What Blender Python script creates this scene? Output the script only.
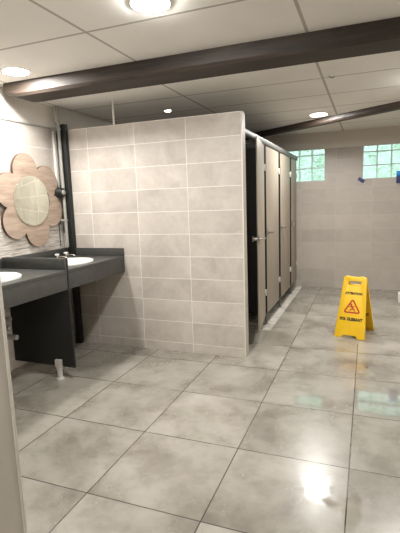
import bpy, bmesh, math, random
from mathutils import Matrix, Vector, noise

for _o in list(bpy.data.objects):
    bpy.data.objects.remove(_o)
SC = bpy.context.scene
COL = SC.collection
R = math.radians


def lin(r, g, b):
    f = lambda c: (c / 255 / 12.92) if c / 255 <= 0.04045 else ((c / 255 + 0.055) / 1.055) ** 2.4
    return (f(r), f(g), f(b), 1.0)


# ------------------------------------------------------------------ camera
cam_d = bpy.data.cameras.new('camera')
cam = bpy.data.objects.new('camera', cam_d)
COL.objects.link(cam)
CR, CU, CF = Vector((0.9328, 0.3590, -0.0334)), Vector((-0.0230, 0.1516, 0.9882)), Vector((-0.3598, 0.9210, -0.1497))
cam.matrix_world = Matrix((
    (CR.x, CU.x, -CF.x, 0.6608),
    (CR.y, CU.y, -CF.y, -1.5923),
    (CR.z, CU.z, -CF.z, 1.4034),
    (0, 0, 0, 1)))
cam_d.sensor_fit = 'HORIZONTAL'
cam_d.sensor_width = 36
cam_d.lens = 36 * 431.92 / 400
cam_d.clip_start = 0.02
SC.camera = cam

# ------------------------------------------------------------------ daylight outside, exposure
world = bpy.data.worlds.new('daylight')
SC.world = world
world.use_nodes = True
bg = world.node_tree.nodes['Background']
bg.inputs['Color'].default_value = (0.78, 0.95, 1.0, 1)
bg.inputs['Strength'].default_value = 2.7
SC.view_settings.view_transform = 'Standard'
SC.view_settings.look = 'None'
SC.view_settings.gamma = 1
SC.view_settings.use_curve_mapping = False
SC.view_settings.exposure = 0.06
LAMP = 450.0           # radiance of the downlight diffusers
LAMP_COL = (1.0, 0.985, 0.955, 1)

# ------------------------------------------------------------------ room dimensions (metres)
XW, XR = -2.203, 2.10         # left / right wall
YF, YB = 5.306, -2.60         # far wall / wall behind the camera
ZC, ZC2 = 2.40, 2.352         # ceiling before / after the first beam
YP, ZP, XP = 1.992, 2.123, -0.326   # tiled partition: face, height, free end
XC, ZK = -1.518, 0.907        # counter front, counter height
YN = 1.131                    # side panel of near counter


# ------------------------------------------------------------------ material helpers
def new_mat(name):
    m = bpy.data.materials.new(name)
    m.use_nodes = True
    nt = m.node_tree
    return m, nt, nt.nodes['Principled BSDF']


def N(nt, kind, **kw):
    n = nt.nodes.new(kind)
    for k, v in kw.items():
        if k in n.inputs:
            n.inputs[k].default_value = v
        else:
            setattr(n, k, v)
    return n


def ramp(nt, src, stops):
    r = nt.nodes.new('ShaderNodeValToRGB')
    el = r.color_ramp.elements
    while len(el) < len(stops):
        el.new(0.5)
    for e, (p, c) in zip(el, stops):
        e.position = p
        e.color = c
    nt.links.new(src, r.inputs[0])
    return r.outputs[0]


def g(v):
    return (v, v, v, 1)


def mix(nt, fac, a, b, mode='MIX'):
    n = nt.nodes.new('ShaderNodeMix')
    n.data_type = 'RGBA'
    n.blend_type = mode
    for s, v in ((n.inputs[0], fac), (n.inputs[6], a), (n.inputs[7], b)):
        if hasattr(v, 'is_output'):
            nt.links.new(v, s)
        else:
            s.default_value = v
    return n.outputs[2]


def math_n(nt, op, a, b=0.0, clamp=False):
    n = nt.nodes.new('ShaderNodeMath')
    n.operation = op
    n.use_clamp = clamp
    for s, v in ((n.inputs[0], a), (n.inputs[1], b)):
        if hasattr(v, 'is_output'):
            nt.links.new(v, s)
        else:
            s.default_value = v
    return n.outputs[0]


def noise_n(nt, vec, scale, detail=4, rough=0.55, dist=0.0):
    n = N(nt, 'ShaderNodeTexNoise')
    n.inputs['Scale'].default_value = scale
    n.inputs['Detail'].default_value = detail
    n.inputs['Roughness'].default_value = rough
    n.inputs['Distortion'].default_value = dist
    if vec is not None:
        nt.links.new(vec, n.inputs['Vector'])
    return n.outputs['Fac']


def bump(nt, bsdf, h, strength=0.2, dist=0.01):
    b = N(nt, 'ShaderNodeBump')
    b.inputs['Strength'].default_value = strength
    b.inputs['Distance'].default_value = dist
    nt.links.new(h, b.inputs['Height'])
    nt.links.new(b.outputs[0], bsdf.inputs['Normal'])
    return b


def world_uv(nt, ax, ay, ox=0.0, oy=0.0):
    """two world axes as a flat (u, v, 0) vector"""
    geo = N(nt, 'ShaderNodeNewGeometry')
    sep = N(nt, 'ShaderNodeSeparateXYZ')
    nt.links.new(geo.outputs['Position'], sep.inputs[0])
    comb = N(nt, 'ShaderNodeCombineXYZ')
    nt.links.new(math_n(nt, 'SUBTRACT', sep.outputs[ax], ox), comb.inputs[0])
    nt.links.new(math_n(nt, 'SUBTRACT', sep.outputs[ay], oy), comb.inputs[1])
    return comb.outputs[0], geo.outputs['Position']


def brick(nt, vec, w, h, joint, soft=0.0):
    b = N(nt, 'ShaderNodeTexBrick')
    b.offset = 0.0
    b.inputs['Scale'].default_value = 1.0
    b.inputs['Mortar Size'].default_value = joint
    b.inputs['Mortar Smooth'].default_value = soft
    b.inputs['Bias'].default_value = 0.0
    b.inputs['Brick Width'].default_value = w
    b.inputs['Row Height'].default_value = h
    b.inputs['Color1'].default_value = g(0.0)
    b.inputs['Color2'].default_value = g(1.0)
    b.inputs['Mortar'].default_value = g(0.5)
    nt.links.new(vec, b.inputs['Vector'])
    return b


def plain(name, col, rough=0.5, metal=0.0, var=0.06, scale=14, spec=0.5, bumps=0.0):
    m, nt, b = new_mat(name)
    tc = N(nt, 'ShaderNodeTexCoord')
    f = noise_n(nt, tc.outputs['Object'], scale, 4)
    c1 = tuple(max(0, c * (1 - var * 2)) for c in col[:3]) + (1,)
    c2 = tuple(min(1, c * (1 + var * 2)) for c in col[:3]) + (1,)
    nt.links.new(ramp(nt, f, [(0.25, c1), (0.75, c2)]), b.inputs['Base Color'])
    b.inputs['Roughness'].default_value = rough
    b.inputs['Metallic'].default_value = metal
    b.inputs['Specular IOR Level'].default_value = spec
    if bumps:
        bump(nt, b, f, bumps, 0.005)
    return m


def tile_mat(name, ax, ay, ox, oy, w, h, base, dark, light, joint_col, joint=0.0022, rough=0.38):
    m, nt, b = new_mat(name)
    uv, pos = world_uv(nt, ax, ay, ox, oy)
    br = brick(nt, uv, w, h, joint, 0.15)
    # each tile is offset into its own patch of the cloud texture
    off = N(nt, 'ShaderNodeVectorMath')
    off.operation = 'MULTIPLY_ADD'
    nt.links.new(br.outputs['Color'], off.inputs[0])
    off.inputs[1].default_value = (7.3, 5.1, 3.7)
    nt.links.new(pos, off.inputs[2])
    big = noise_n(nt, off.outputs[0], 3.2, 6, 0.6, 0.6)
    fine = noise_n(nt, off.outputs[0], 26, 5, 0.65)
    f = math_n(nt, 'ADD', math_n(nt, 'MULTIPLY', big, 0.78), math_n(nt, 'MULTIPLY', fine, 0.22))
    c = ramp(nt, f, [(0.34, dark), (0.5, base), (0.66, light)])
    tone = ramp(nt, br.outputs['Color'], [(0.0, g(0.93)), (1.0, g(1.05))])
    c = mix(nt, 1.0, c, tone, 'MULTIPLY')
    c = mix(nt, br.outputs['Fac'], c, joint_col)
    nt.links.new(c, b.inputs['Base Color'])
    b.inputs['Roughness'].default_value = rough
    hgt = math_n(nt, 'SUBTRACT', math_n(nt, 'MULTIPLY', fine, 0.1), br.outputs['Fac'])
    bump(nt, b, hgt, 0.25, 0.002)
    return m


def floor_mat():
    m, nt, b = new_mat('grey_concrete_look_floor_tiles')
    uv, pos = world_uv(nt, 0, 1, -12.0, -12.0)
    br = brick(nt, uv, 0.6, 0.6, 0.0034, 0.1)
    off = N(nt, 'ShaderNodeVectorMath')
    off.operation = 'MULTIPLY_ADD'
    nt.links.new(br.outputs['Color'], off.inputs[0])
    off.inputs[1].default_value = (9.3, 6.1, 4.7)
    nt.links.new(pos, off.inputs[2])
    big = noise_n(nt, off.outputs[0], 3.0, 5, 0.58, 0.15)
    fine = noise_n(nt, off.outputs[0], 17, 5, 0.6)
    f = math_n(nt, 'ADD', math_n(nt, 'MULTIPLY', big, 0.8), math_n(nt, 'MULTIPLY', fine, 0.2))
    c = ramp(nt, f, [(0.33, lin(110, 104, 95)), (0.43, lin(132, 126, 116)), (0.54, lin(150, 145, 135)), (0.70, lin(164, 158, 149))])
    tone = ramp(nt, br.outputs['Color'], [(0.0, g(0.92)), (1.0, g(1.04))])
    c = mix(nt, 1.0, c, tone, 'MULTIPLY')
    # damp areas left by mopping: darker and mirror-smooth
    edge_n = noise_n(nt, pos, 9.0, 5, 0.7)
    sep = N(nt, 'ShaderNodeSeparateXYZ')
    nt.links.new(pos, sep.inputs[0])
    wet = None
    for cx, cy, rx, ry, amp in ((0.80, 1.47, 0.30, 0.26, 1.6), (0.34, 1.32, 0.16, 0.12, 1.6), (0.30, 1.74, 0.22, 0.09, 0.9),
                                (0.49, 0.35, 0.13, 0.15, 0.40), (0.62, 0.30, 0.05, 0.16, 0.8), (0.95, 2.05, 0.5, 0.22, 0.5), (0.35, 2.4, 0.35, 0.12, 0.5)):
        dx = math_n(nt, 'DIVIDE', math_n(nt, 'SUBTRACT', sep.outputs[0], cx), rx)
        dy = math_n(nt, 'DIVIDE', math_n(nt, 'SUBTRACT', sep.outputs[1], cy), ry)
        d2 = math_n(nt, 'ADD', math_n(nt, 'MULTIPLY', dx, dx), math_n(nt, 'MULTIPLY', dy, dy))
        e = math_n(nt, 'MULTIPLY', math_n(nt, 'SUBTRACT', 1.0, d2), amp)
        wet = e if wet is None else math_n(nt, 'MAXIMUM', wet, e)
    wet = math_n(nt, 'ADD', wet, math_n(nt, 'MULTIPLY', math_n(nt, 'SUBTRACT', edge_n, 0.5), 2.6))
    wet = math_n(nt, 'MULTIPLY', wet, 1.5, True)
    c = mix(nt, math_n(nt, 'MULTIPLY', wet, 0.05), c, lin(120, 112, 100))
    c = mix(nt, br.outputs['Fac'], c, lin(66, 60, 53))
    nt.links.new(c, b.inputs['Base Color'])
    rg = math_n(nt, 'SUBTRACT', 0.30, math_n(nt, 'MULTIPLY', big, 0.06))
    rg = math_n(nt, 'SUBTRACT', rg, math_n(nt, 'MULTIPLY', wet, 0.22))
    nt.links.new(rg, b.inputs['Roughness'])
    nt.links.new(wet, b.inputs['Coat Weight'])
    b.inputs['Coat Roughness'].default_value = 0.04
    b.inputs['Coat IOR'].default_value = 1.7
    ripple = noise_n(nt, pos, 30, 3, 0.5)
    hgt = math_n(nt, 'ADD', math_n(nt, 'MULTIPLY', br.outputs['Fac'], -1.0), math_n(nt, 'MULTIPLY', math_n(nt, 'MULTIPLY', ripple, wet), 0.25))
    hgt = math_n(nt, 'ADD', hgt, math_n(nt, 'MULTIPLY', fine, 0.15))
    bump(nt, b, hgt, 0.22, 0.002)
    return m


def wood_mat(name, dark, light, axis, scale=1.0, rough=0.5, stretch=14, knots=False):
    m, nt, b = new_mat(name)
    tc = N(nt, 'ShaderNodeTexCoord')
    mp = N(nt, 'ShaderNodeMapping')
    s = [scale * stretch] * 3
    s[axis] = scale
    mp.inputs['Scale'].default_value = s
    nt.links.new(tc.outputs['Object'], mp.inputs[0])
    f1 = noise_n(nt, mp.outputs[0], 2.0, 6, 0.6, 0.7)
    f2 = noise_n(nt, mp.outputs[0], 9.0, 4, 0.6)
    f = math_n(nt, 'ADD', math_n(nt, 'MULTIPLY', f1, 0.7), math_n(nt, 'MULTIPLY', f2, 0.3))
    c = ramp(nt, f, [(0.34, dark), (0.66, light)])
    if knots:
        v = N(nt, 'ShaderNodeTexVoronoi')
        v.inputs['Scale'].default_value = 2.7
        nt.links.new(tc.outputs['Object'], v.inputs['Vector'])
        k = ramp(nt, v.outputs['Distance'], [(0.05, g(0.55)), (0.14, g(1.0))])
        c = mix(nt, 1.0, c, k, 'MULTIPLY')
    nt.links.new(c, b.inputs['Base Color'])
    b.inputs['Roughness'].default_value = rough
    bump(nt, b, f, 0.15, 0.004)
    return m


def ceiling_mat(name, ox, oy, w=1.19):
    m, nt, b = new_mat(name)
    uv, pos = world_uv(nt, 0, 1, ox - 12 * w, oy - 12 * 0.6)
    br = brick(nt, uv, w, 0.6, 0.010, 0.0)
    f = noise_n(nt, pos, 1.4, 4)
    sp = noise_n(nt, pos, 160, 2)
    c = ramp(nt, f, [(0.3, lin(228, 225, 219)), (0.7, lin(238, 235, 229))])
    c = mix(nt, br.outputs['Fac'], c, lin(178, 173, 164))
    nt.links.new(c, b.inputs['Base Color'])
    b.inputs['Roughness'].default_value = 0.75
    b.inputs['Specular IOR Level'].default_value = 0.25
    bump(nt, b, math_n(nt, 'ADD', math_n(nt, 'MULTIPLY', sp, 0.2), math_n(nt, 'MULTIPLY', br.outputs['Fac'], -1)), 0.2, 0.003)
    return m


def stone_mat():
    """split-face stone strips"""
    m, nt, b = new_mat('split_face_stone_strips')
    uv, pos = world_uv(nt, 1, 2)
    mp = N(nt, 'ShaderNodeMapping')
    mp.inputs['Scale'].default_value = (5.0, 62.0, 1.0)
    nt.links.new(uv, mp.inputs[0])
    f = noise_n(nt, mp.outputs[0], 1.0, 5, 0.6, 0.4)
    c = ramp(nt, f, [(0.30, lin(104, 96, 88)), (0.44, lin(178, 170, 161)), (0.60, lin(218, 211, 203))])
    nt.links.new(c, b.inputs['Base Color'])
    b.inputs['Roughness'].default_value = 0.7
    bump(nt, b, f, 0.6, 0.008)
    return m


def emit_mat(name, col, strength):
    m, nt, b = new_mat(name)
    b.inputs['Base Color'].default_value = (0.8, 0.8, 0.8, 1)
    b.inputs['Emission Color'].default_value = col
    b.inputs['Emission Strength'].default_value = strength
    return m


def glass_block_mat():
    m, nt, b = new_mat('wavy_glass_block')
    tc = N(nt, 'ShaderNodeTexCoord')
    f = noise_n(nt, tc.outputs['Object'], 11, 3, 0.5, 1.2)
    b.inputs['Base Color'].default_value = (0.86, 0.98, 0.93, 1)
    b.inputs['Transmission Weight'].default_value = 1.0
    b.inputs['Roughness'].default_value = 0.12
    b.inputs['IOR'].default_value = 1.3
    bump(nt, b, f, 0.8, 0.03)
    return m


TB, TD, TL = lin(187, 179, 170), lin(173, 164, 155), lin(199, 192, 183)
JOINT = lin(232, 227, 218)
M = {}
M['floor'] = floor_mat()
M['tile_x'] = tile_mat('beige_wall_tiles_facing_room', 0, 2, -0.323 - 12 * 0.5094, 0.086 - 4 * 0.20546, 0.5094, 0.20546, TB, TD, TL, JOINT)
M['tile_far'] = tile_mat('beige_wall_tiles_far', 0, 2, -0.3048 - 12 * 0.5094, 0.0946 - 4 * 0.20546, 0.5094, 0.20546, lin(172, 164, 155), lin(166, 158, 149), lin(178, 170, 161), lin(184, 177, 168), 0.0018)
M['tile_y'] = tile_mat('beige_wall_tiles_side', 1, 2, 1.965 - 20 * 0.5094, 0.0946 - 4 * 0.20546, 0.5094, 0.20546, TB, TD, TL, JOINT)
M['white_paint'] = plain('warm_white_paint', lin(205, 199, 189), 0.7, var=0.02, scale=3)
M['grey_paint'] = plain('grey_beige_paint', lin(196, 190, 181), 0.7, var=0.02, scale=3)
M['ceil_front'] = ceiling_mat('ceiling_tiles_near', -0.90, 0.70)
M['ceil_rear'] = ceiling_mat('ceiling_tiles_far', -0.925, 2.205, 1.22)
M['beam'] = wood_mat('dark_stained_beam_wood', lin(30, 25, 21), lin(66, 53, 43), 0, 1.0, 0.62, 12, True)
M['stone'] = stone_mat()
M['trim_white'] = plain('white_edge_trim', lin(222, 217, 208), 0.35, var=0.01)
M['counter'] = plain('charcoal_counter_laminate', lin(66, 66, 63), 0.38, var=0.10, scale=30)
M['panel_dark'] = plain('black_panel_laminate', lin(22, 24, 23), 0.45, var=0.06, scale=30)
M['black'] = plain('matt_black_upright', lin(12, 12, 12), 0.8, var=0.05, spec=0.1)
M['ceramic'] = plain('white_glazed_ceramic', lin(240, 239, 234), 0.12, var=0.005)
M['chrome'] = plain('brushed_steel', lin(200, 198, 192), 0.22, 1.0, 0.02)
M['alu'] = plain('satin_aluminium', lin(118, 117, 113), 0.5, 0.7, 0.02)
M['steel_light'] = plain('pale_steel', lin(205, 203, 198), 0.4, 0.3, 0.02)
M['grey_plastic'] = plain('grey_plastic', lin(150, 148, 142), 0.45, var=0.02)
M['white_plastic'] = plain('white_plastic', lin(228, 225, 217), 0.4, var=0.01)
M['door'] = wood_mat('pale_oak_laminate', lin(128, 117, 103), lin(158, 147, 132), 2, 1.2, 0.42, 16)
M['flower'] = wood_mat('pale_oiled_oak', lin(142, 121, 105), lin(184, 164, 147), 1, 1.5, 0.5, 9, True)
M['flower_edge'] = plain('burnt_wood_edge', lin(78, 58, 45), 0.7, var=0.1)
M['mirror'] = plain('mirror_silver', lin(226, 228, 216), 0.02, 1.0, 0.0)
M['yellow'] = plain('yellow_sign_plastic', lin(244, 196, 12), 0.38, var=0.015)
M['black_ink'] = plain('black_print', lin(30, 26, 18), 0.5, var=0.02)
M['red_ink'] = plain('red_print', lin(186, 38, 24), 0.5, var=0.02)
M['blue_tape'] = plain('navy_blue_tape', lin(22, 38, 100), 0.45, var=0.05)
M['blue_light'] = plain('bright_blue_plastic', lin(20, 140, 226), 0.4, var=0.03)
M['lamp'] = emit_mat('lit_lamp_diffuser', LAMP_COL, LAMP)
M['glass'] = glass_block_mat()
M['mortar'] = plain('pale_window_mortar', lin(196, 210, 204), 0.6, var=0.02)
M['shaded_end'] = plain('shaded_wall_end', lin(172, 163, 151), 0.5, var=0.03)  # shade on the partition's end face, put into a darker colour


# ------------------------------------------------------------------ mesh helpers
class MB:
    def __init__(self):
        self.bm = bmesh.new()

    def box(self, x0, x1, y0, y1, z0, z1, bev=0.0, mat=None):
        t = bmesh.new()
        bmesh.ops.create_cube(t, size=1)
        for v in t.verts:
            v.co = Vector(((x0 + x1) / 2 + v.co.x * (x1 - x0), (y0 + y1) / 2 + v.co.y * (y1 - y0), (z0 + z1) / 2 + v.co.z * (z1 - z0)))
        if bev:
            bmesh.ops.bevel(t, geom=t.edges[:], offset=bev, segments=3, affect='EDGES', profile=0.5)
        self.merge(t, mat)
        return self

    def lathe(self, prof, seg=32, mat=None):
        t = bmesh.new()
        rings = []
        for r, z in prof:
            if r < 1e-6:
                rings.append([t.verts.new((0, 0, z))])
            else:
                rings.append([t.verts.new((r * math.cos(2 * math.pi * i / seg), r * math.sin(2 * math.pi * i / seg), z)) for i in range(seg)])
        for a, b in zip(rings, rings[1:]):
            for i in range(seg):
                j = (i + 1) % seg
                if len(a) == 1 and len(b) > 1:
                    t.faces.new((a[0], b[j], b[i]))
                elif len(b) == 1 and len(a) > 1:
                    t.faces.new((a[i], a[j], b[0]))
                elif len(a) > 1:
                    t.faces.new((a[i], a[j], b[j], b[i]))
        bmesh.ops.recalc_face_normals(t, faces=t.faces[:])
        self.merge(t, mat)
        return self

    def cyl(self, p0, p1, r, r2=None, seg=20):
        p0, p1 = Vector(p0), Vector(p1)
        d = p1 - p0
        rot = d.to_track_quat('Z', 'Y').to_matrix().to_4x4()
        r2 = r if r2 is None else r2
        c = min(r, d.length / 2) * 0.12
        return self.lathe([(0, 0), (r - c, 0), (r, c), (r2, d.length - c), (r2 - c, d.length), (0, d.length)], seg, Matrix.Translation(p0) @ rot)

    def tube(self, pts, r, cyclic=False):
        cu = bpy.data.curves.new('path', 'CURVE')
        cu.dimensions = '3D'
        cu.bevel_depth = r
        cu.bevel_resolution = 4
        cu.use_fill_caps = True
        sp = cu.splines.new('POLY')
        sp.points.add(len(pts) - 1)
        for q, p in zip(sp.points, pts):
            q.co = (*p, 1)
        sp.use_cyclic_u = cyclic
        return self.curve(cu)

    def plate(self, loops, depth, bevel=0.0, mat=None):
        """flat outline loops in xy (holes allowed), centred thickness along z"""
        cu = bpy.data.curves.new('outline', 'CURVE')
        cu.dimensions = '2D'
        cu.fill_mode = 'BOTH'
        cu.extrude = depth / 2 - bevel
        cu.bevel_depth = bevel
        cu.bevel_resolution = 2
        cu.offset = -bevel
        for lp in loops:
            sp = cu.splines.new('POLY')
            sp.points.add(len(lp) - 1)
            for q, p in zip(sp.points, lp):
                q.co = (p[0], p[1], 0, 1)
            sp.use_cyclic_u = True
        return self.curve(cu, mat)

    def text(self, s, size, depth, mat):
        cu = bpy.data.curves.new('lettering', 'FONT')
        cu.body = s
        cu.size = size
        cu.extrude = depth / 2
        cu.align_x = 'CENTER'
        cu.align_y = 'CENTER'
        cu.offset = size * 0.06
        return self.curve(cu, mat)

    def text_fit(self, s, w, h, depth, mat):
        sub = MB().text(s, 1.0, depth, None)
        vs = sub.bm.verts
        x0, x1 = min(v.co.x for v in vs), max(v.co.x for v in vs)
        y0, y1 = min(v.co.y for v in vs), max(v.co.y for v in vs)
        for v in vs:
            v.co.x = (v.co.x - (x0 + x1) / 2) * w / (x1 - x0)
            v.co.y = (v.co.y - (y0 + y1) / 2) * h / (y1 - y0)
        self.merge(sub.bm, mat)
        return self

    def curve(self, cu, mat=None):
        o = bpy.data.objects.new('tmp', cu)
        COL.objects.link(o)
        dg = bpy.context.evaluated_depsgraph_get()
        me = bpy.data.meshes.new_from_object(o.evaluated_get(dg))
        bpy.data.objects.remove(o)
        bpy.data.curves.remove(cu)
        t = bmesh.new()
        t.from_mesh(me)
        bpy.data.meshes.remove(me)
        bmesh.ops.remove_doubles(t, verts=t.verts[:], dist=1e-6)
        for f in t.faces:
            f.material_index = 0
        self.merge(t, mat)
        return self

    def merge(self, t, mat=None):
        if mat is not None:
            bmesh.ops.transform(t, matrix=mat, verts=t.verts[:])
        me = bpy.data.meshes.new('tmp')
        t.to_mesh(me)
        t.free()
        self.bm.from_mesh(me)
        bpy.data.meshes.remove(me)

    def build(self, name, mat, parent=None, loc=(0, 0, 0), rot=None, smooth=True):
        me = bpy.data.meshes.new(name)
        self.bm.to_mesh(me)
        self.bm.free()
        me.materials.append(mat)
        if smooth:
            for p in me.polygons:
                p.use_smooth = True
            me.set_sharp_from_angle(angle=R(32))
        o = bpy.data.objects.new(name, me)
        COL.objects.link(o)
        o.location = loc
        if rot:
            o.rotation_euler = rot
        if parent:
            o.parent = parent
        return o


def thing(name, label, cat, loc=(0, 0, 0), rz=0.0, group=None):
    o = bpy.data.objects.new(name, None)
    o.empty_display_size = 0.1
    COL.objects.link(o)
    o.location = loc
    o.rotation_euler = (0, 0, rz)
    return tag(o, label, cat, group)


def tag(o, label, cat, group=None):
    o['label'] = label
    o['category'] = cat
    if group:
        o['group'] = group
    return o


def struct(o):
    o['kind'] = 'structure'
    return o


def box(name, mat, x0, x1, y0, y1, z0, z1, bev=0.0, parent=None):
    """a box whose origin lies at its base centre"""
    cx, cy = (x0 + x1) / 2, (y0 + y1) / 2
    return MB().box(x0 - cx, x1 - cx, y0 - cy, y1 - cy, 0, z1 - z0, bev).build(name, mat, parent, (cx, cy, z0))


def copy_tree(o, parent=None):
    c = o.copy()
    COL.objects.link(c)
    if parent:
        c.parent = parent
    for ch in [k for k in bpy.data.objects if k.parent == o]:
        copy_tree(ch, c)
    return c


def ellipse(cx, cy, rx, ry, n=48):
    return [(cx + rx * math.cos(2 * math.pi * i / n), cy + ry * math.sin(2 * math.pi * i / n)) for i in range(n)]


def rrect(x0, x1, y0, y1, r, n=6):
    out = []
    for cx, cy, a in ((x1 - r, y1 - r, 0), (x0 + r, y1 - r, 90), (x0 + r, y0 + r, 180), (x1 - r, y0 + r, 270)):
        for i in range(n + 1):
            t = R(a + 90 * i / n)
            out.append((cx + r * math.cos(t), cy + r * math.sin(t)))
    return out


# ------------------------------------------------------------------ room shell
struct(box('floor', M['floor'], XW - 0.1, XR + 0.1, YB - 0.1, YF + 0.1, -0.1, 0.0))
YBM0, YBM1 = 1.286, 1.555
struct(box('ceiling', M['ceil_front'], XW - 0.1, XR + 0.1, YB - 0.1, 1.40, ZC, ZC + 0.12))
struct(box('ceiling_far', M['ceil_rear'], XW - 0.1, XR + 0.1, 1.40, YF + 0.1, ZC2, ZC + 0.12))
wl = MB()
wl.box(XW - 0.1, XW, YB, YF, 0, ZC + 0.05)
struct(wl.build('wall_left', M['tile_y']))
struct(box('wall_left_upper', M['white_paint'], XW - 0.02, XW + 0.004, YB, YF, 2.144, ZC + 0.02))
struct(box('trim_1', M['grey_plastic'], XW - 0.01, XW + 0.010, YB, 1.93, 2.132, 2.146))
struct(box('wall_right', M['tile_y'], XR, XR + 0.1, YB, YF, 0, ZC + 0.05))
struct(box('wall_behind', M['white_paint'], XW - 0.1, XR + 0.1, YB - 0.1, YB, 0, ZC + 0.05))

# far wall with two glass-block openings
WIN = [(-0.725, 0.04), (0.575, 1.34)]
WZ0, WZ1 = 1.645, 2.225
fw = MB()
T = 0.10
xs = [XW - 0.1, WIN[0][0], WIN[0][1], WIN[1][0], WIN[1][1], XR + 0.1]
fw.box(xs[0], xs[-1], YF, YF + T, 0, WZ0)
fw.box(xs[0], xs[-1], YF, YF + T, WZ1, ZC + 0.05)
for a, b in ((0, 1), (2, 3), (4, 5)):
    fw.box(xs[a], xs[b], YF, YF + T, WZ0, WZ1)
struct(fw.build('wall_far', M['tile_far']))
struct(box('wall_far_upper', M['grey_paint'], XW, XR, YF - 0.022, YF + 0.02, 2.112, ZC2 + 0.01))
for k, (x0, x1) in enumerate(WIN):
    fr = MB()
    n = 4
    bw = (x1 - x0) / n
    j = 0.0075
    for i in range(n + 1):
        xx = x0 + i * bw
        fr.box(max(x0, xx - j), min(x1, xx + j), YF + 0.008, YF + T - 0.008, WZ0, WZ1)
    for i in range(4):
        zz = WZ0 + i * (WZ1 - WZ0) / 3
        fr.box(x0, x1, YF + 0.009, YF + T - 0.009, max(WZ0, zz - j), min(WZ1, zz + j))
    w = struct(fr.build('window_%d' % (k + 1), M['mortar']))
    gl = MB()
    for i in range(n):
        for r_ in range(3):
            z0 = WZ0 + r_ * (WZ1 - WZ0) / 3
            gl.box(x0 + i * bw + j, x0 + (i + 1) * bw - j, YF + 0.004, YF + T - 0.004, z0 + j, z0 + (WZ1 - WZ0) / 3 - j, 0.008)
    gl.build('glass', M['glass'], w)

# the tiled wall end at the left, close to the camera
struct(box('wall_front_left', M['grey_paint'], XW, -0.545, -0.57, -0.45, 0, ZC))
struct(box('trim_2', M['trim_white'], -0.556, -0.541, -0.461, -0.446, 0, ZC, 0.004))

# split-face stone strip above the counters
struct(box('wall_left_stone', M['stone'], XW - 0.01, XW + 0.014, -0.45, 1.94, 0.95, 1.30))

# tiled partition with white edge trim
struct(box('wall_partition', M['tile_x'], XW, XP - 0.010, YP, YP + 0.10, 0, ZP))
struct(box('wall_partition_end', M['shaded_end'], XP - 0.010, XP - 0.001, YP + 0.008, YP + 0.10, 0, ZP - 0.004))
tr = MB()
tr.box(XP - 0.010, XP, YP - 0.002, YP + 0.009, 0, ZP, 0.004)
tr.box(XW, XP, YP - 0.001, YP + 0.101, ZP - 0.004, ZP + 0.003, 0.002)
struct(tr.build('trim_3', M['trim_white']))
# pale mottled strip in the floor along the cubicle fronts
mps = tile_mat('pale_mottled_strip', 0, 1, -12.38, -12.0, 0.62, 0.31, lin(205, 200, 190), lin(168, 161, 150), lin(222, 217, 208), lin(150, 143, 132), 0.004, 0.25)
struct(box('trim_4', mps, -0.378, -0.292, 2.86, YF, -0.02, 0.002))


# ------------------------------------------------------------------ beams
def beam(name, p0, p1, width, z0, z1, label, chip):
    p0, p1 = Vector(p0), Vector(p1)
    d = p1 - p0
    L = d.length
    mb = MB()
    t = bmesh.new()
    n = 60
    rng = random.Random(chip)
    c = 0.022
    prof = [(0, z1), (0, z0 + c), (c * 0.8, z0), (width - c, z0), (width, z0 + c), (width, z1)]
    rings = []
    for i in range(n + 1):
        x = L * i / n
        row = []
        for k, (y, z) in enumerate(prof):
            wob = 0.004 * noise.noise(Vector((x * 2.3, k * 3.1, chip)))
            zz = z
            if i <= 1 and z < z1 and chip:
                zz = z + (0.03 if i == 0 else 0.008)
            row.append(t.verts.new((x, y + wob, zz + (wob if z < z1 else 0))))
        rings.append(row)
    for a, b in zip(rings, rings[1:]):
        for k in range(len(prof) - 1):
            t.faces.new((a[k], b[k], b[k + 1], a[k + 1]))
        t.faces.new((a[-1], b[-1], b[0], a[0]))
    t.faces.new(rings[0])
    t.faces.new(rings[-1])
    bmesh.ops.recalc_face_normals(t, faces=t.faces[:])
    mb.merge(t)
    o = mb.build(name, M['beam'], None, (p0.x, p0.y, 0), (0, 0, math.atan2(d.y, d.x)))
    return tag(o, label, 'beam')


beam('ceiling_beam', (-2.125, YBM0, 0), (XR, YBM0, 0), YBM1 - YBM0, 2.288, ZC + 0.03,
     'thick dark stained wooden beam crossing the whole ceiling in front of the partition', 3)
bx = (0.941 + 0.176, 3.486 - 4.234)
sl = bx[1] / bx[0]
xa = -0.176 + (5.27 - 4.234) / sl
beam('ceiling_beam', (xa, 5.27, 0), (XR, 4.234 + sl * (XR + 0.176), 0), 0.12, 2.283, ZC2 + 0.02,
     'thinner dark wooden beam running slantwise under the far ceiling towards the stalls', 0)


# ------------------------------------------------------------------ downlights
def downlight(x, y, z, r, label, dome=0.24, group='round ceiling downlights'):
    t = thing('ceiling_downlight', label, 'ceiling light', (x, y, z), 0, group)
    MB().lathe([(r * 0.90, 0.0), (r * 0.98, -0.006), (r * 1.05, -0.005), (r * 1.08, 0.0)], 40).build('rim', M['white_plastic'], t)
    MB().lathe([(0, -r * dome), (r * 0.4, -r * dome * 0.96), (r * 0.75, -r * dome * 0.8), (r * 0.92, -r * dome * 0.5), (r * 0.975, -0.003), (r * 0.95, 0.0), (0, 0.0)], 40).build('diffuser', M['lamp'], t)
    return t


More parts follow.
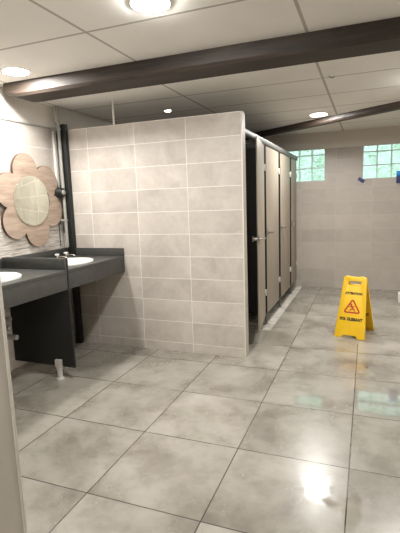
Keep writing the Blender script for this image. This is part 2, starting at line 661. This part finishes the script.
downlight(-0.39, 0.53, ZC, 0.10, 'largest lit round downlight, cut by the top edge of the picture, before the thick beam', 0.16)
downlight(-1.80, 1.09, ZC, 0.095, 'lit round downlight by the left wall, tight against the thick beam end', 0.05)
downlight(0.10, 3.80, ZC2, 0.095, 'lit round downlight beside the slanting thinner beam, above the stall doors', 0.10)
downlight(1.12, 2.58, ZC2, 0.10, 'lit round downlight at the right edge, between the two beams')
downlight(-1.32, 2.70, ZC2, 0.032, 'small bright spot light above the stalls, seen over the partition top')
downlight(-0.20, -1.90, ZC, 0.085, 'added unseen downlight behind the camera, lighting the near wall end')  # added lamp out of view, brightens the foreground and near wall end

# ------------------------------------------------------------------ partition rod, corner post, conduit
rod = MB().cyl((0, 0, 0), (0, 0, ZC2 - ZP - 0.003), 0.009).build('support_rod', M['white_plastic'], None, (-1.575, YP + 0.05, ZP + 0.003))
tag(rod, 'thin white rod standing on the partition top up to the ceiling', 'rod')

post = thing('corner_post', 'black upright post in the corner between left wall and partition', 'post', (-2.135, 1.966, 0))
MB().box(0.012, 0.074, -0.024, 0.024, 0.0, 2.175, 0.003).build('post_body', M['panel_dark'], post)

cond = thing('cable_conduit', 'grey pipe running down from the ceiling beside the black corner post', 'pipe', (-2.115, 1.922, 0))
MB().tube([(-0.03, 0.03, ZC2), (-0.026, 0.028, 2.30), (-0.012, 0.012, 2.25), (0.0, 0.0, 2.20), (0.0, 0.0, 1.0)], 0.015).build('pipe', M['grey_plastic'], cond)
MB().tube([(-0.045, 0.03, ZC2), (-0.043, 0.028, 2.31), (-0.03, 0.010, 2.25), (-0.022, 0.0, 2.19)], 0.008).build('cable', M['white_plastic'], cond)
for z in (2.12, 1.25):
    cl = MB()
    cl.box(-0.085, 0.017, -0.017, 0.017, z, z + 0.02, 0.003)
    cl.build('clip', M['grey_plastic'], cond)

trk = tag(box('cable_trunking', M['white_plastic'], XW, XW + 0.022, 1.925, 1.962, 1.585, 2.14, 0.003),
          'narrow white cable trunking going down the left wall to the black push button', 'trunking')
btn = thing('push_button', 'black round wall button with pale grey face at end of white trunking', 'button', (XW, 1.895, 1.53))
ry = Matrix.Rotation(R(90), 4, 'Y')
MB().lathe([(0, 0), (0.046, 0), (0.048, 0.01), (0.046, 0.095), (0.038, 0.108), (0, 0.108)], 32, ry).build('housing', M['panel_dark'], btn)
MB().lathe([(0, 0.106), (0.026, 0.106), (0.025, 0.114), (0.018, 0.119), (0, 0.120)], 28, ry).build('button_face', M['grey_plastic'], btn)
MB().tube([(0.012, 0.012, -0.05), (0.012, 0.012, -0.4), (0.012, 0.012, -0.53)], 0.006).build('cable', M['panel_dark'], btn)


# ------------------------------------------------------------------ vanity counters
def vanity(y0, y1, bc, br, label, group):
    yc = (y0 + y1) / 2
    t = thing('vanity_counter', label, 'counter', (XW, yc, 0), 0, group)
    d = XC - XW
    top = MB()
    top.plate([rrect(0.016, d, y0 - yc, y1 - yc, 0.004, 2), ellipse(bc[0] - XW, bc[1] - yc, br[0] * 0.93, br[1] * 0.93)], 0.03, 0.002)
    top.build('countertop', M['counter'], t, (0, 0, ZK - 0.015))
    MB().box(d - 0.022, d - 0.002, y0 - yc, y1 - yc, 0.752, ZK - 0.03, 0.002).build('apron', M['counter'], t)
    MB().box(0.014, 0.05, y0 - yc, y1 - yc, ZK, 0.985, 0.002).build('upstand', M['counter'], t)
    return t, yc


BN, BNR = (-1.83, 0.65), (0.22, 0.245)
BF, BFR = (-1.79, 1.505), (0.21, 0.225)
near, ycn = vanity(0.20, YN, BN, BNR, 'charcoal vanity counter nearest the camera, with black end panel on a steel foot', 'charcoal vanity counters')
MB().box(0.068, XC - XW + 0.002, YN - ycn, YN - ycn + 0.019, 0.106, 1.0, 0.002).build('side_panel', M['panel_dark'], near)
MB().box(0.052, XC - XW, YN - ycn - 0.02, YN - ycn, ZK, 0.998, 0.002).build('upstand', M['counter'], near)
ft = MB()
ft.lathe([(0, 0), (0.034, 0), (0.034, 0.008), (0.021, 0.014), (0.021, 0.08), (0.025, 0.082), (0.025, 0.112), (0, 0.112)], 28)
ft.box(-0.029, 0.029, -0.018, 0.012, 0.10, 0.165, 0.003)
f1 = ft.build('foot', M['steel_light'], near, (-1.665 - XW, YN - ycn - 0.006, 0))

far, ycf = vanity(YN + 0.019, YP - 0.001, BF, BFR, 'charcoal vanity counter between the black end panel and the tiled partition', 'charcoal vanity counters')
MB().box(0.052, XC - XW, YP - ycf - 0.022, YP - ycf - 0.002, ZK, 0.983, 0.002).build('upstand', M['counter'], far)


def basin(bc, br, label, group):
    t = thing('washbasin', label, 'washbasin', (bc[0], bc[1], ZK), 0, group)
    prof = [(1.0, 0.0), (1.0, 0.010), (0.975, 0.015), (0.93, 0.013), (0.88, -0.004), (0.80, -0.05), (0.62, -0.105), (0.34, -0.126), (0.10, -0.13),
            (0.10, -0.15), (0.4, -0.145), (0.68, -0.122), (0.86, -0.06), (0.91, -0.001), (1.0, 0.0)]
    MB().lathe(prof, 56, Matrix.Diagonal((br[0], br[1], 1, 1))).build('bowl', M['ceramic'], t)
    MB().lathe([(0, -0.125), (0.02, -0.125), (0.026, -0.129), (0.026, -0.15), (0, -0.15)], 24).build('drain', M['chrome'], t)
    tp = MB()
    tp.cyl((0, 0, -0.15), (0, 0, -0.24), 0.02)
    tp.lathe([(0, -0.36), (0.024, -0.345), (0.03, -0.325), (0.03, -0.25), (0.024, -0.235), (0, -0.235)], 24)
    tp.tube([(0, 0, -0.28), (-0.10, 0, -0.28), (-0.14, 0, -0.285), (-0.35 * 0.98, 0, -0.285)], 0.017)
    tp.build('trap', M['white_plastic'], t, (-0.03, -0.06, 0.015))
    return t


basin(BN, BNR, 'white oval washbasin at the left picture edge, in the nearest counter', 'white oval washbasins')
basin(BF, BFR, 'white oval washbasin in the far counter, beside the tiled partition', 'white oval washbasins')

# supply pipes under the near counter
pp = thing('supply_pipe', 'grey water pipes with fittings on wall under the nearest counter', 'pipe', (XW, 0.86, 0))
MB().tube([(0.03, 0.0, 0.0), (0.03, 0.0, 0.62), (0.05, 0.0, 0.66), (0.10, -0.03, 0.70), (0.2, -0.08, 0.76)], 0.013).build('pipe', M['grey_plastic'], pp)
v = MB()
v.cyl((0.0, 0.0, 0.47), (0.33, 0.0, 0.49), 0.02)
v.cyl((0.0, 0.0, 0.54), (0.34, 0.0, 0.56), 0.02)
v.cyl((0.0, 0.03, 0.40), (0.36, 0.03, 0.41), 0.02)
v.build('fitting', M['grey_plastic'], pp)


def tap(x, y, label):
    t = thing('basin_tap', label, 'tap', (x, y, ZK), 0, 'chrome push taps')
    MB().lathe([(0, 0), (0.026, 0), (0.026, 0.006), (0.017, 0.012), (0.017, 0.04), (0.0, 0.042)], 24).build('tap_body', M['chrome'], t)
    MB().tube([(0, 0, 0.026), (0.05, 0, 0.032), (0.09, 0, 0.028), (0.10, 0, 0.018)], 0.008).build('spout', M['chrome'], t)
    MB().lathe([(0, 0.04), (0.019, 0.04), (0.021, 0.044), (0.020, 0.054), (0.0, 0.057)], 24).build('push_button', M['white_plastic'], t)
    return t


tap(-2.03, 1.65, 'small chrome tap on the far counter, left of the pair behind its basin')
tap(-2.03, 1.78, 'small chrome tap on the far counter, the one next to the grey pipe')

# ------------------------------------------------------------------ flower mirror
fl = thing('flower_mirror', 'round mirror in a six-petalled pale wood flower frame on the left wall', 'mirror', (XW + 0.016, 1.535, 1.455))
YZ = Matrix(((0, 0, 1, 0), (1, 0, 0, 0), (0, 1, 0, 0), (0, 0, 0, 1)))   # plate xy -> wall yz
D, RP = 0.270, 0.150
out = []
for k in range(6):
    a0 = 40 + 60 * k
    c = Vector((D * math.cos(R(a0)), D * math.sin(R(a0))))
    half = math.acos(0)  # sweep is cut where neighbours meet
    dn = D * math.cos(R(30)) + math.sqrt(RP ** 2 - (D / 2) ** 2)
    q = Vector((dn * math.cos(R(a0 - 30)), dn * math.sin(R(a0 - 30)))) - c
    s = math.atan2(q.y, q.x) - R(a0)
    while s > 0:
        s -= 2 * math.pi
    while s < -math.pi:
        s += 2 * math.pi
    for i in range(17):
        t_ = R(a0) + s + (-2 * s) * i / 16
        out.append((c.x + RP * math.cos(t_), c.y + RP * math.sin(t_)))
pet = MB().plate([out], 0.024, 0.0, YZ).build('petal_frame', M['flower'], fl, (0.014, 0, 0))
pet.data.materials.append(M['flower_edge'])
for p in pet.data.polygons:
    if abs(p.normal.x) < 0.5:
        p.material_index = 1
MB().plate([ellipse(0, 0, 0.222, 0.222, 72)], 0.006, 0.001, YZ).build('mirror_glass', M['mirror'], fl, (0.030, 0, 0))

# ------------------------------------------------------------------ toilet cubicles
XS = -0.38
GX = 'toilet cubicle doors'


def lever(mb_parent, y, x, z):
    """lever handle on a door, local coordinates"""
    h = MB()
    rx = Matrix.Translation((x, y, z)) @ Matrix.Rotation(R(90), 4, 'Y')
    h.lathe([(0, 0), (0.024, 0), (0.024, 0.006), (0.012, 0.010), (0.010, 0.045), (0, 0.045)], 24, rx)
    h.tube([(x + 0.042, y, z), (x + 0.044, y + 0.02, z), (x + 0.044, y + 0.125, z - 0.004)], 0.012)
    return h.build('lever_handle', M['chrome'], mb_parent)


def make_door(width, label, yhinge, z0=0.115, z1=1.965):
    # origin at the hinge, door runs towards -y (nearer the partition)
    t = thing('cubicle_door', label, 'door', (XS, yhinge, 0), 0, GX)
    MB().box(-0.013, 0.0, -width, 0.0, z0, z1, 0.002).build('door_panel', M['door'], t)
    lever(t, -width + 0.06, 0.0, 1.03)
    k = MB()
    k.cyl((-0.013, -width + 0.06, 1.03), (-0.05, -width + 0.06, 1.03), 0.02)
    k.box(-0.062, -0.048, -width + 0.035, -width + 0.085, 1.005, 1.055, 0.004)
    k.build('turn_knob', M['chrome'], t)
    MB().box(0.0, 0.003, -width + 0.004, -width + 0.03, 0.985, 1.075, 0.001).build('lock_plate', M['alu'], t)
    for z in (0.36, 1.72):
        hb = MB()
        hb.box(-0.002, 0.006, -0.035, 0.055, z, z + 0.045, 0.002)
        hb.cyl((0.006, 0.012, z - 0.02), (0.006, 0.012, z + 0.05), 0.009)
        hb.build('hinge', M['steel_light'], t)
    return t


hinges = [(3.04, 0.68), (3.84, 0.70), (4.68, 0.71), (5.275, 0.475)]
names = ['first stall door, standing slightly ajar, nearest the partition end',
         'second stall door from the partition, pale wood with a steel lever',
         'third stall door from the partition, pale wood with a steel lever',
         'last narrow stall panel with lever, against the far wall']
for (yh, wd), nm in zip(hinges, names):
    d = make_door(wd, nm, yh)
    if yh == 3.04:
        d.rotation_euler.z = R(7.6)
pil = ['between the first and second stall doors', 'between the second and third stall doors', 'between the third stall door and the last panel']
for (ya, yb), nm in zip(((3.06, 3.135), (3.86, 3.955), (4.70, 4.79)), pil):
    t = thing('cubicle_pilaster', 'black upright strip ' + nm, 'pilaster', (XS - 0.006, (ya + yb) / 2, 0), 0, 'black cubicle uprights')
    hw = (yb - ya) / 2
    MB().box(-0.012, 0.004, -hw, hw, 0.125, 1.965, 0.002).build('upright', M['black'], t)
    MB().lathe([(0, 0), (0.03, 0), (0.03, 0.006), (0.012, 0.012), (0.012, 0.126), (0, 0.126)], 20).build('foot', M['alu'], t)
div = ['first and second stalls', 'second and third stalls', 'third stall and the last panel']
for yy, nm in zip((3.095, 3.905, 4.745), div):
    t = thing('cubicle_divider', 'black laminate divider wall between the ' + nm, 'partition', (-1.31, yy, 0), 0, 'black stall dividers')
    MB().box(-0.893, 0.885, -0.007, 0.007, 0.115, 2.0, 0.002).build('divider_panel', M['panel_dark'], t)
    MB().lathe([(0, 0), (0.03, 0), (0.03, 0.006), (0.012, 0.012), (0.012, 0.116), (0, 0.116)], 20).build('foot', M['alu'], t, (0.4, 0, 0))
hr = thing('head_rail', 'silver metal rail along the tops of the stall doors', 'rail', (XS - 0.012, YP + 0.10, 1.965))
Lr = YF - YP - 0.10
prof = rrect(-0.028, 0.030, 0.0, 0.068, 0.024, 6)
MB().plate([prof], Lr, 0.0, Matrix.Translation((0, Lr / 2, 0)) @ Matrix(((1, 0, 0, 0), (0, 0, -1, 0), (0, 1, 0, 0), (0, 0, 0, 1)))).build('rail_tube', M['alu'], hr)

# ------------------------------------------------------------------ yellow wet-floor sign
A, B = Vector((0.3703, 2.842, 0)), Vector((0.6601, 2.7732, 0))
u = (B - A).normalized()
nrm = Vector((u.y, -u.x, 0))
SP, H = 0.38, 0.590
O = (A + B) / 2 - nrm * (SP / 2)
sg = thing('wet_floor_sign', 'yellow folding wet-floor warning sign standing open on the floor tiles', 'sign', O, math.atan2(u.y, u.x))
LEN = math.hypot(SP / 2, H)
TH = math.atan2(SP / 2, H)
wb, wt = 0.300, 0.226


def board_outline():
    hb, ht = wb / 2, wt / 2
    side = lambda f: hb + (ht - hb) * f
    o = [(-hb, 0.0), (-hb + 0.075, 0.0), (-hb + 0.088, 0.026), (hb - 0.088, 0.026), (hb - 0.075, 0.0), (hb, 0.0)]
    r = 0.022
    for i in range(6):
        a = R(90 * i / 5)
        o.append((ht - r + r * math.cos(a), LEN - r + r * math.sin(a)))
    for i in range(6):
        a = R(90 + 90 * i / 5)
        o.append((-ht + r + r * math.cos(a), LEN - r + r * math.sin(a)))
    return o


hole = rrect(-0.062, 0.062, LEN - 0.085, LEN - 0.045, 0.014)


def board(name, sgn):
    # stands upright in local xz, leaning to the apex
    base = Matrix(((1, 0, 0, 0), (0, 0, -1, 0), (0, 1, 0, 0), (0, 0, 0, 1)))     # plate xy -> xz, front = -y
    lean = Matrix.Translation((0, -sgn * SP / 2, 0)) @ Matrix.Rotation(-sgn * TH, 4, 'X') @ base
    mb = MB().plate([board_outline(), hole], 0.016, 0.003, lean)
    return mb.build(name, M['yellow'], sg), lean


front, LF = board('front_board', 1)
rear, LB = board('rear_board', -1)
zf = 0.0085


def on_board(lean, x, v, z=zf, turn=None):
    m = lean @ Matrix.Translation((x, v, z))
    return m @ turn if turn else m


def sign_print(parent, lean, z, turn=None):
    MB().text_fit('ATTENTION', 0.170, 0.026, 0.001, on_board(lean, 0, LEN * 0.725, z, turn)).build('lettering', M['black_ink'], parent)
    MB().text_fit('SOL GLISSANT', 0.222, 0.033, 0.001, on_board(lean, 0, LEN * 0.305, z, turn)).build('lettering', M['black_ink'], parent)


def rtri(s, r, n=6):
    pts = []
    for k in range(3):
        a = R(90 + 120 * k)
        c = Vector((s * math.cos(a), s * math.sin(a)))
        for i in range(n + 1):
            b = a + R(-60 + 120 * i / n)
            pts.append((c.x + r * math.cos(b), c.y + r * math.sin(b)))
    return pts


sign_print(front, LF, zf)
cv = LEN * 0.485
MB().plate([rtri(0.069, 0.017), rtri(0.066, 0.004)], 0.001, 0.0, on_board(LF, 0, cv)).build('warning_triangle', M['red_ink'], front)


def stroke(mb, p, q, w, m):
    p, q = Vector(p), Vector(q)
    d = (q - p).normalized()
    n = Vector((-d.y, d.x)) * w / 2
    e = d * w * 0.3
    mb.plate([[tuple(p - e + n), tuple(p - e - n), tuple(q + e - n), tuple(q + e + n)]], 0.001, 0.0, m)


pic = MB()
m_ = on_board(LF, 0, cv)
pic.plate([ellipse(-0.012, 0.036, 0.010, 0.010, 16)], 0.001, 0, m_)
for p, q, w in (((-0.008, 0.022), (0.010, -0.008), 0.016), ((-0.006, 0.020), (-0.030, 0.010), 0.008), ((-0.004, 0.018), (0.022, 0.016), 0.008),
                ((0.010, -0.008), (-0.012, -0.012), 0.010), ((-0.012, -0.012), (-0.022, -0.030), 0.009), ((0.010, -0.008), (0.030, -0.028), 0.010)):
    stroke(pic, p, q, w, m_)
pic.build('falling_figure', M['red_ink'], front)
# the inner side of the rear board carries print too
flip = Matrix.Identity(4)
sign_print(rear, LB, zf)
MB().plate([rtri(0.069, 0.017), rtri(0.066, 0.004)], 0.001, 0.0, on_board(LB, 0, cv)).build('warning_triangle', M['red_ink'], rear)
for sx in (-1, 1):
    hg = MB()
    hg.cyl((sx * 0.07 - 0.018, 0, H - 0.004), (sx * 0.07 + 0.018, 0, H - 0.004), 0.012)
    hg.build('hinge', M['yellow'], sg)

# ------------------------------------------------------------------ small things on the far wall and floor
tp = MB().box(-0.048, 0.048, -0.003, 0.0, -0.025, 0.025, 0.001).build('tape_strip', M['blue_tape'], None, (0.558, YF, 1.63), (0, R(35), 0))
tag(tp, 'short slanted piece of navy tape below the corner of the right window', 'tape')
bb = thing('plastic_box', 'small blue box with bright top hung at the right picture edge under window', 'box', (1.083, YF, 1.565))
MB().box(-0.055, 0.055, -0.05, 0, 0, 0.105, 0.008).build('box_body', M['blue_tape'], bb)
MB().box(-0.056, 0.056, -0.052, 0, 0.105, 0.17, 0.008).build('box_lid', M['blue_light'], bb)
pl = box('floor_plinth', M['trim_white'], 1.055, 1.25, 4.46, 4.62, 0, 0.125, 0.006)
tag(pl, 'low pale block standing on the floor at the right picture edge', 'block')
hk = thing('ceiling_hook', 'small pale grey clip on the ceiling grid behind the thick beam', 'hook', (0.345, 2.15, ZC2))
MB().lathe([(0, 0), (0.018, 0), (0.018, -0.004), (0.010, -0.008), (0, -0.008)], 20).build('hook_base', M['white_plastic'], hk)
MB().tube([(0, 0, -0.01), (0.03, 0.0, -0.022), (0.045, 0, -0.012)], 0.005).build('hook_arm', M['grey_plastic'], hk)

# ------------------------------------------------------------------ greenery outside the glass blocks
gm, gnt, gb = new_mat('sunlit_leaves')
tc = N(gnt, 'ShaderNodeTexCoord')
gf = noise_n(gnt, tc.outputs['Object'], 2.5, 3)
gnt.links.new(ramp(gnt, gf, [(0.3, lin(70, 128, 62)), (0.7, lin(168, 208, 136))]), gb.inputs['Base Color'])
gb.inputs['Roughness'].default_value = 0.6
rng = random.Random(4)
hb = bmesh.new()
for i in range(7500):
    c = Vector((rng.uniform(-4.5, 4.0), rng.uniform(7.2, 8.6), rng.uniform(0.2, 3.9)))
    a, b_ = Vector((rng.gauss(0, 1), rng.gauss(0, 1), rng.gauss(0, 1))).normalized(), Vector((rng.gauss(0, 1), rng.gauss(0, 1), rng.gauss(0, 1)))
    b_ = (b_ - a * b_.dot(a)).normalized()
    s = rng.uniform(0.05, 0.10)
    vs = [hb.verts.new(c + a * s * 1.4), hb.verts.new(c + b_ * s * 0.6), hb.verts.new(c - a * s * 1.4), hb.verts.new(c - b_ * s * 0.6)]
    hb.faces.new(vs)
hm = MB()
hm.merge(hb)
hedge = hm.build('hedge', gm, None, smooth=False)
hedge['kind'] = 'stuff'
tag(hedge, 'sunlit green foliage outside, seen blurred through the glass-block windows', 'foliage')
gr = box('ground_outside', plain('pale_gravel', lin(170, 170, 150), 0.9, var=0.1), -6, 6, YF + 0.11, 12, -0.2, -0.05)
struct(gr)
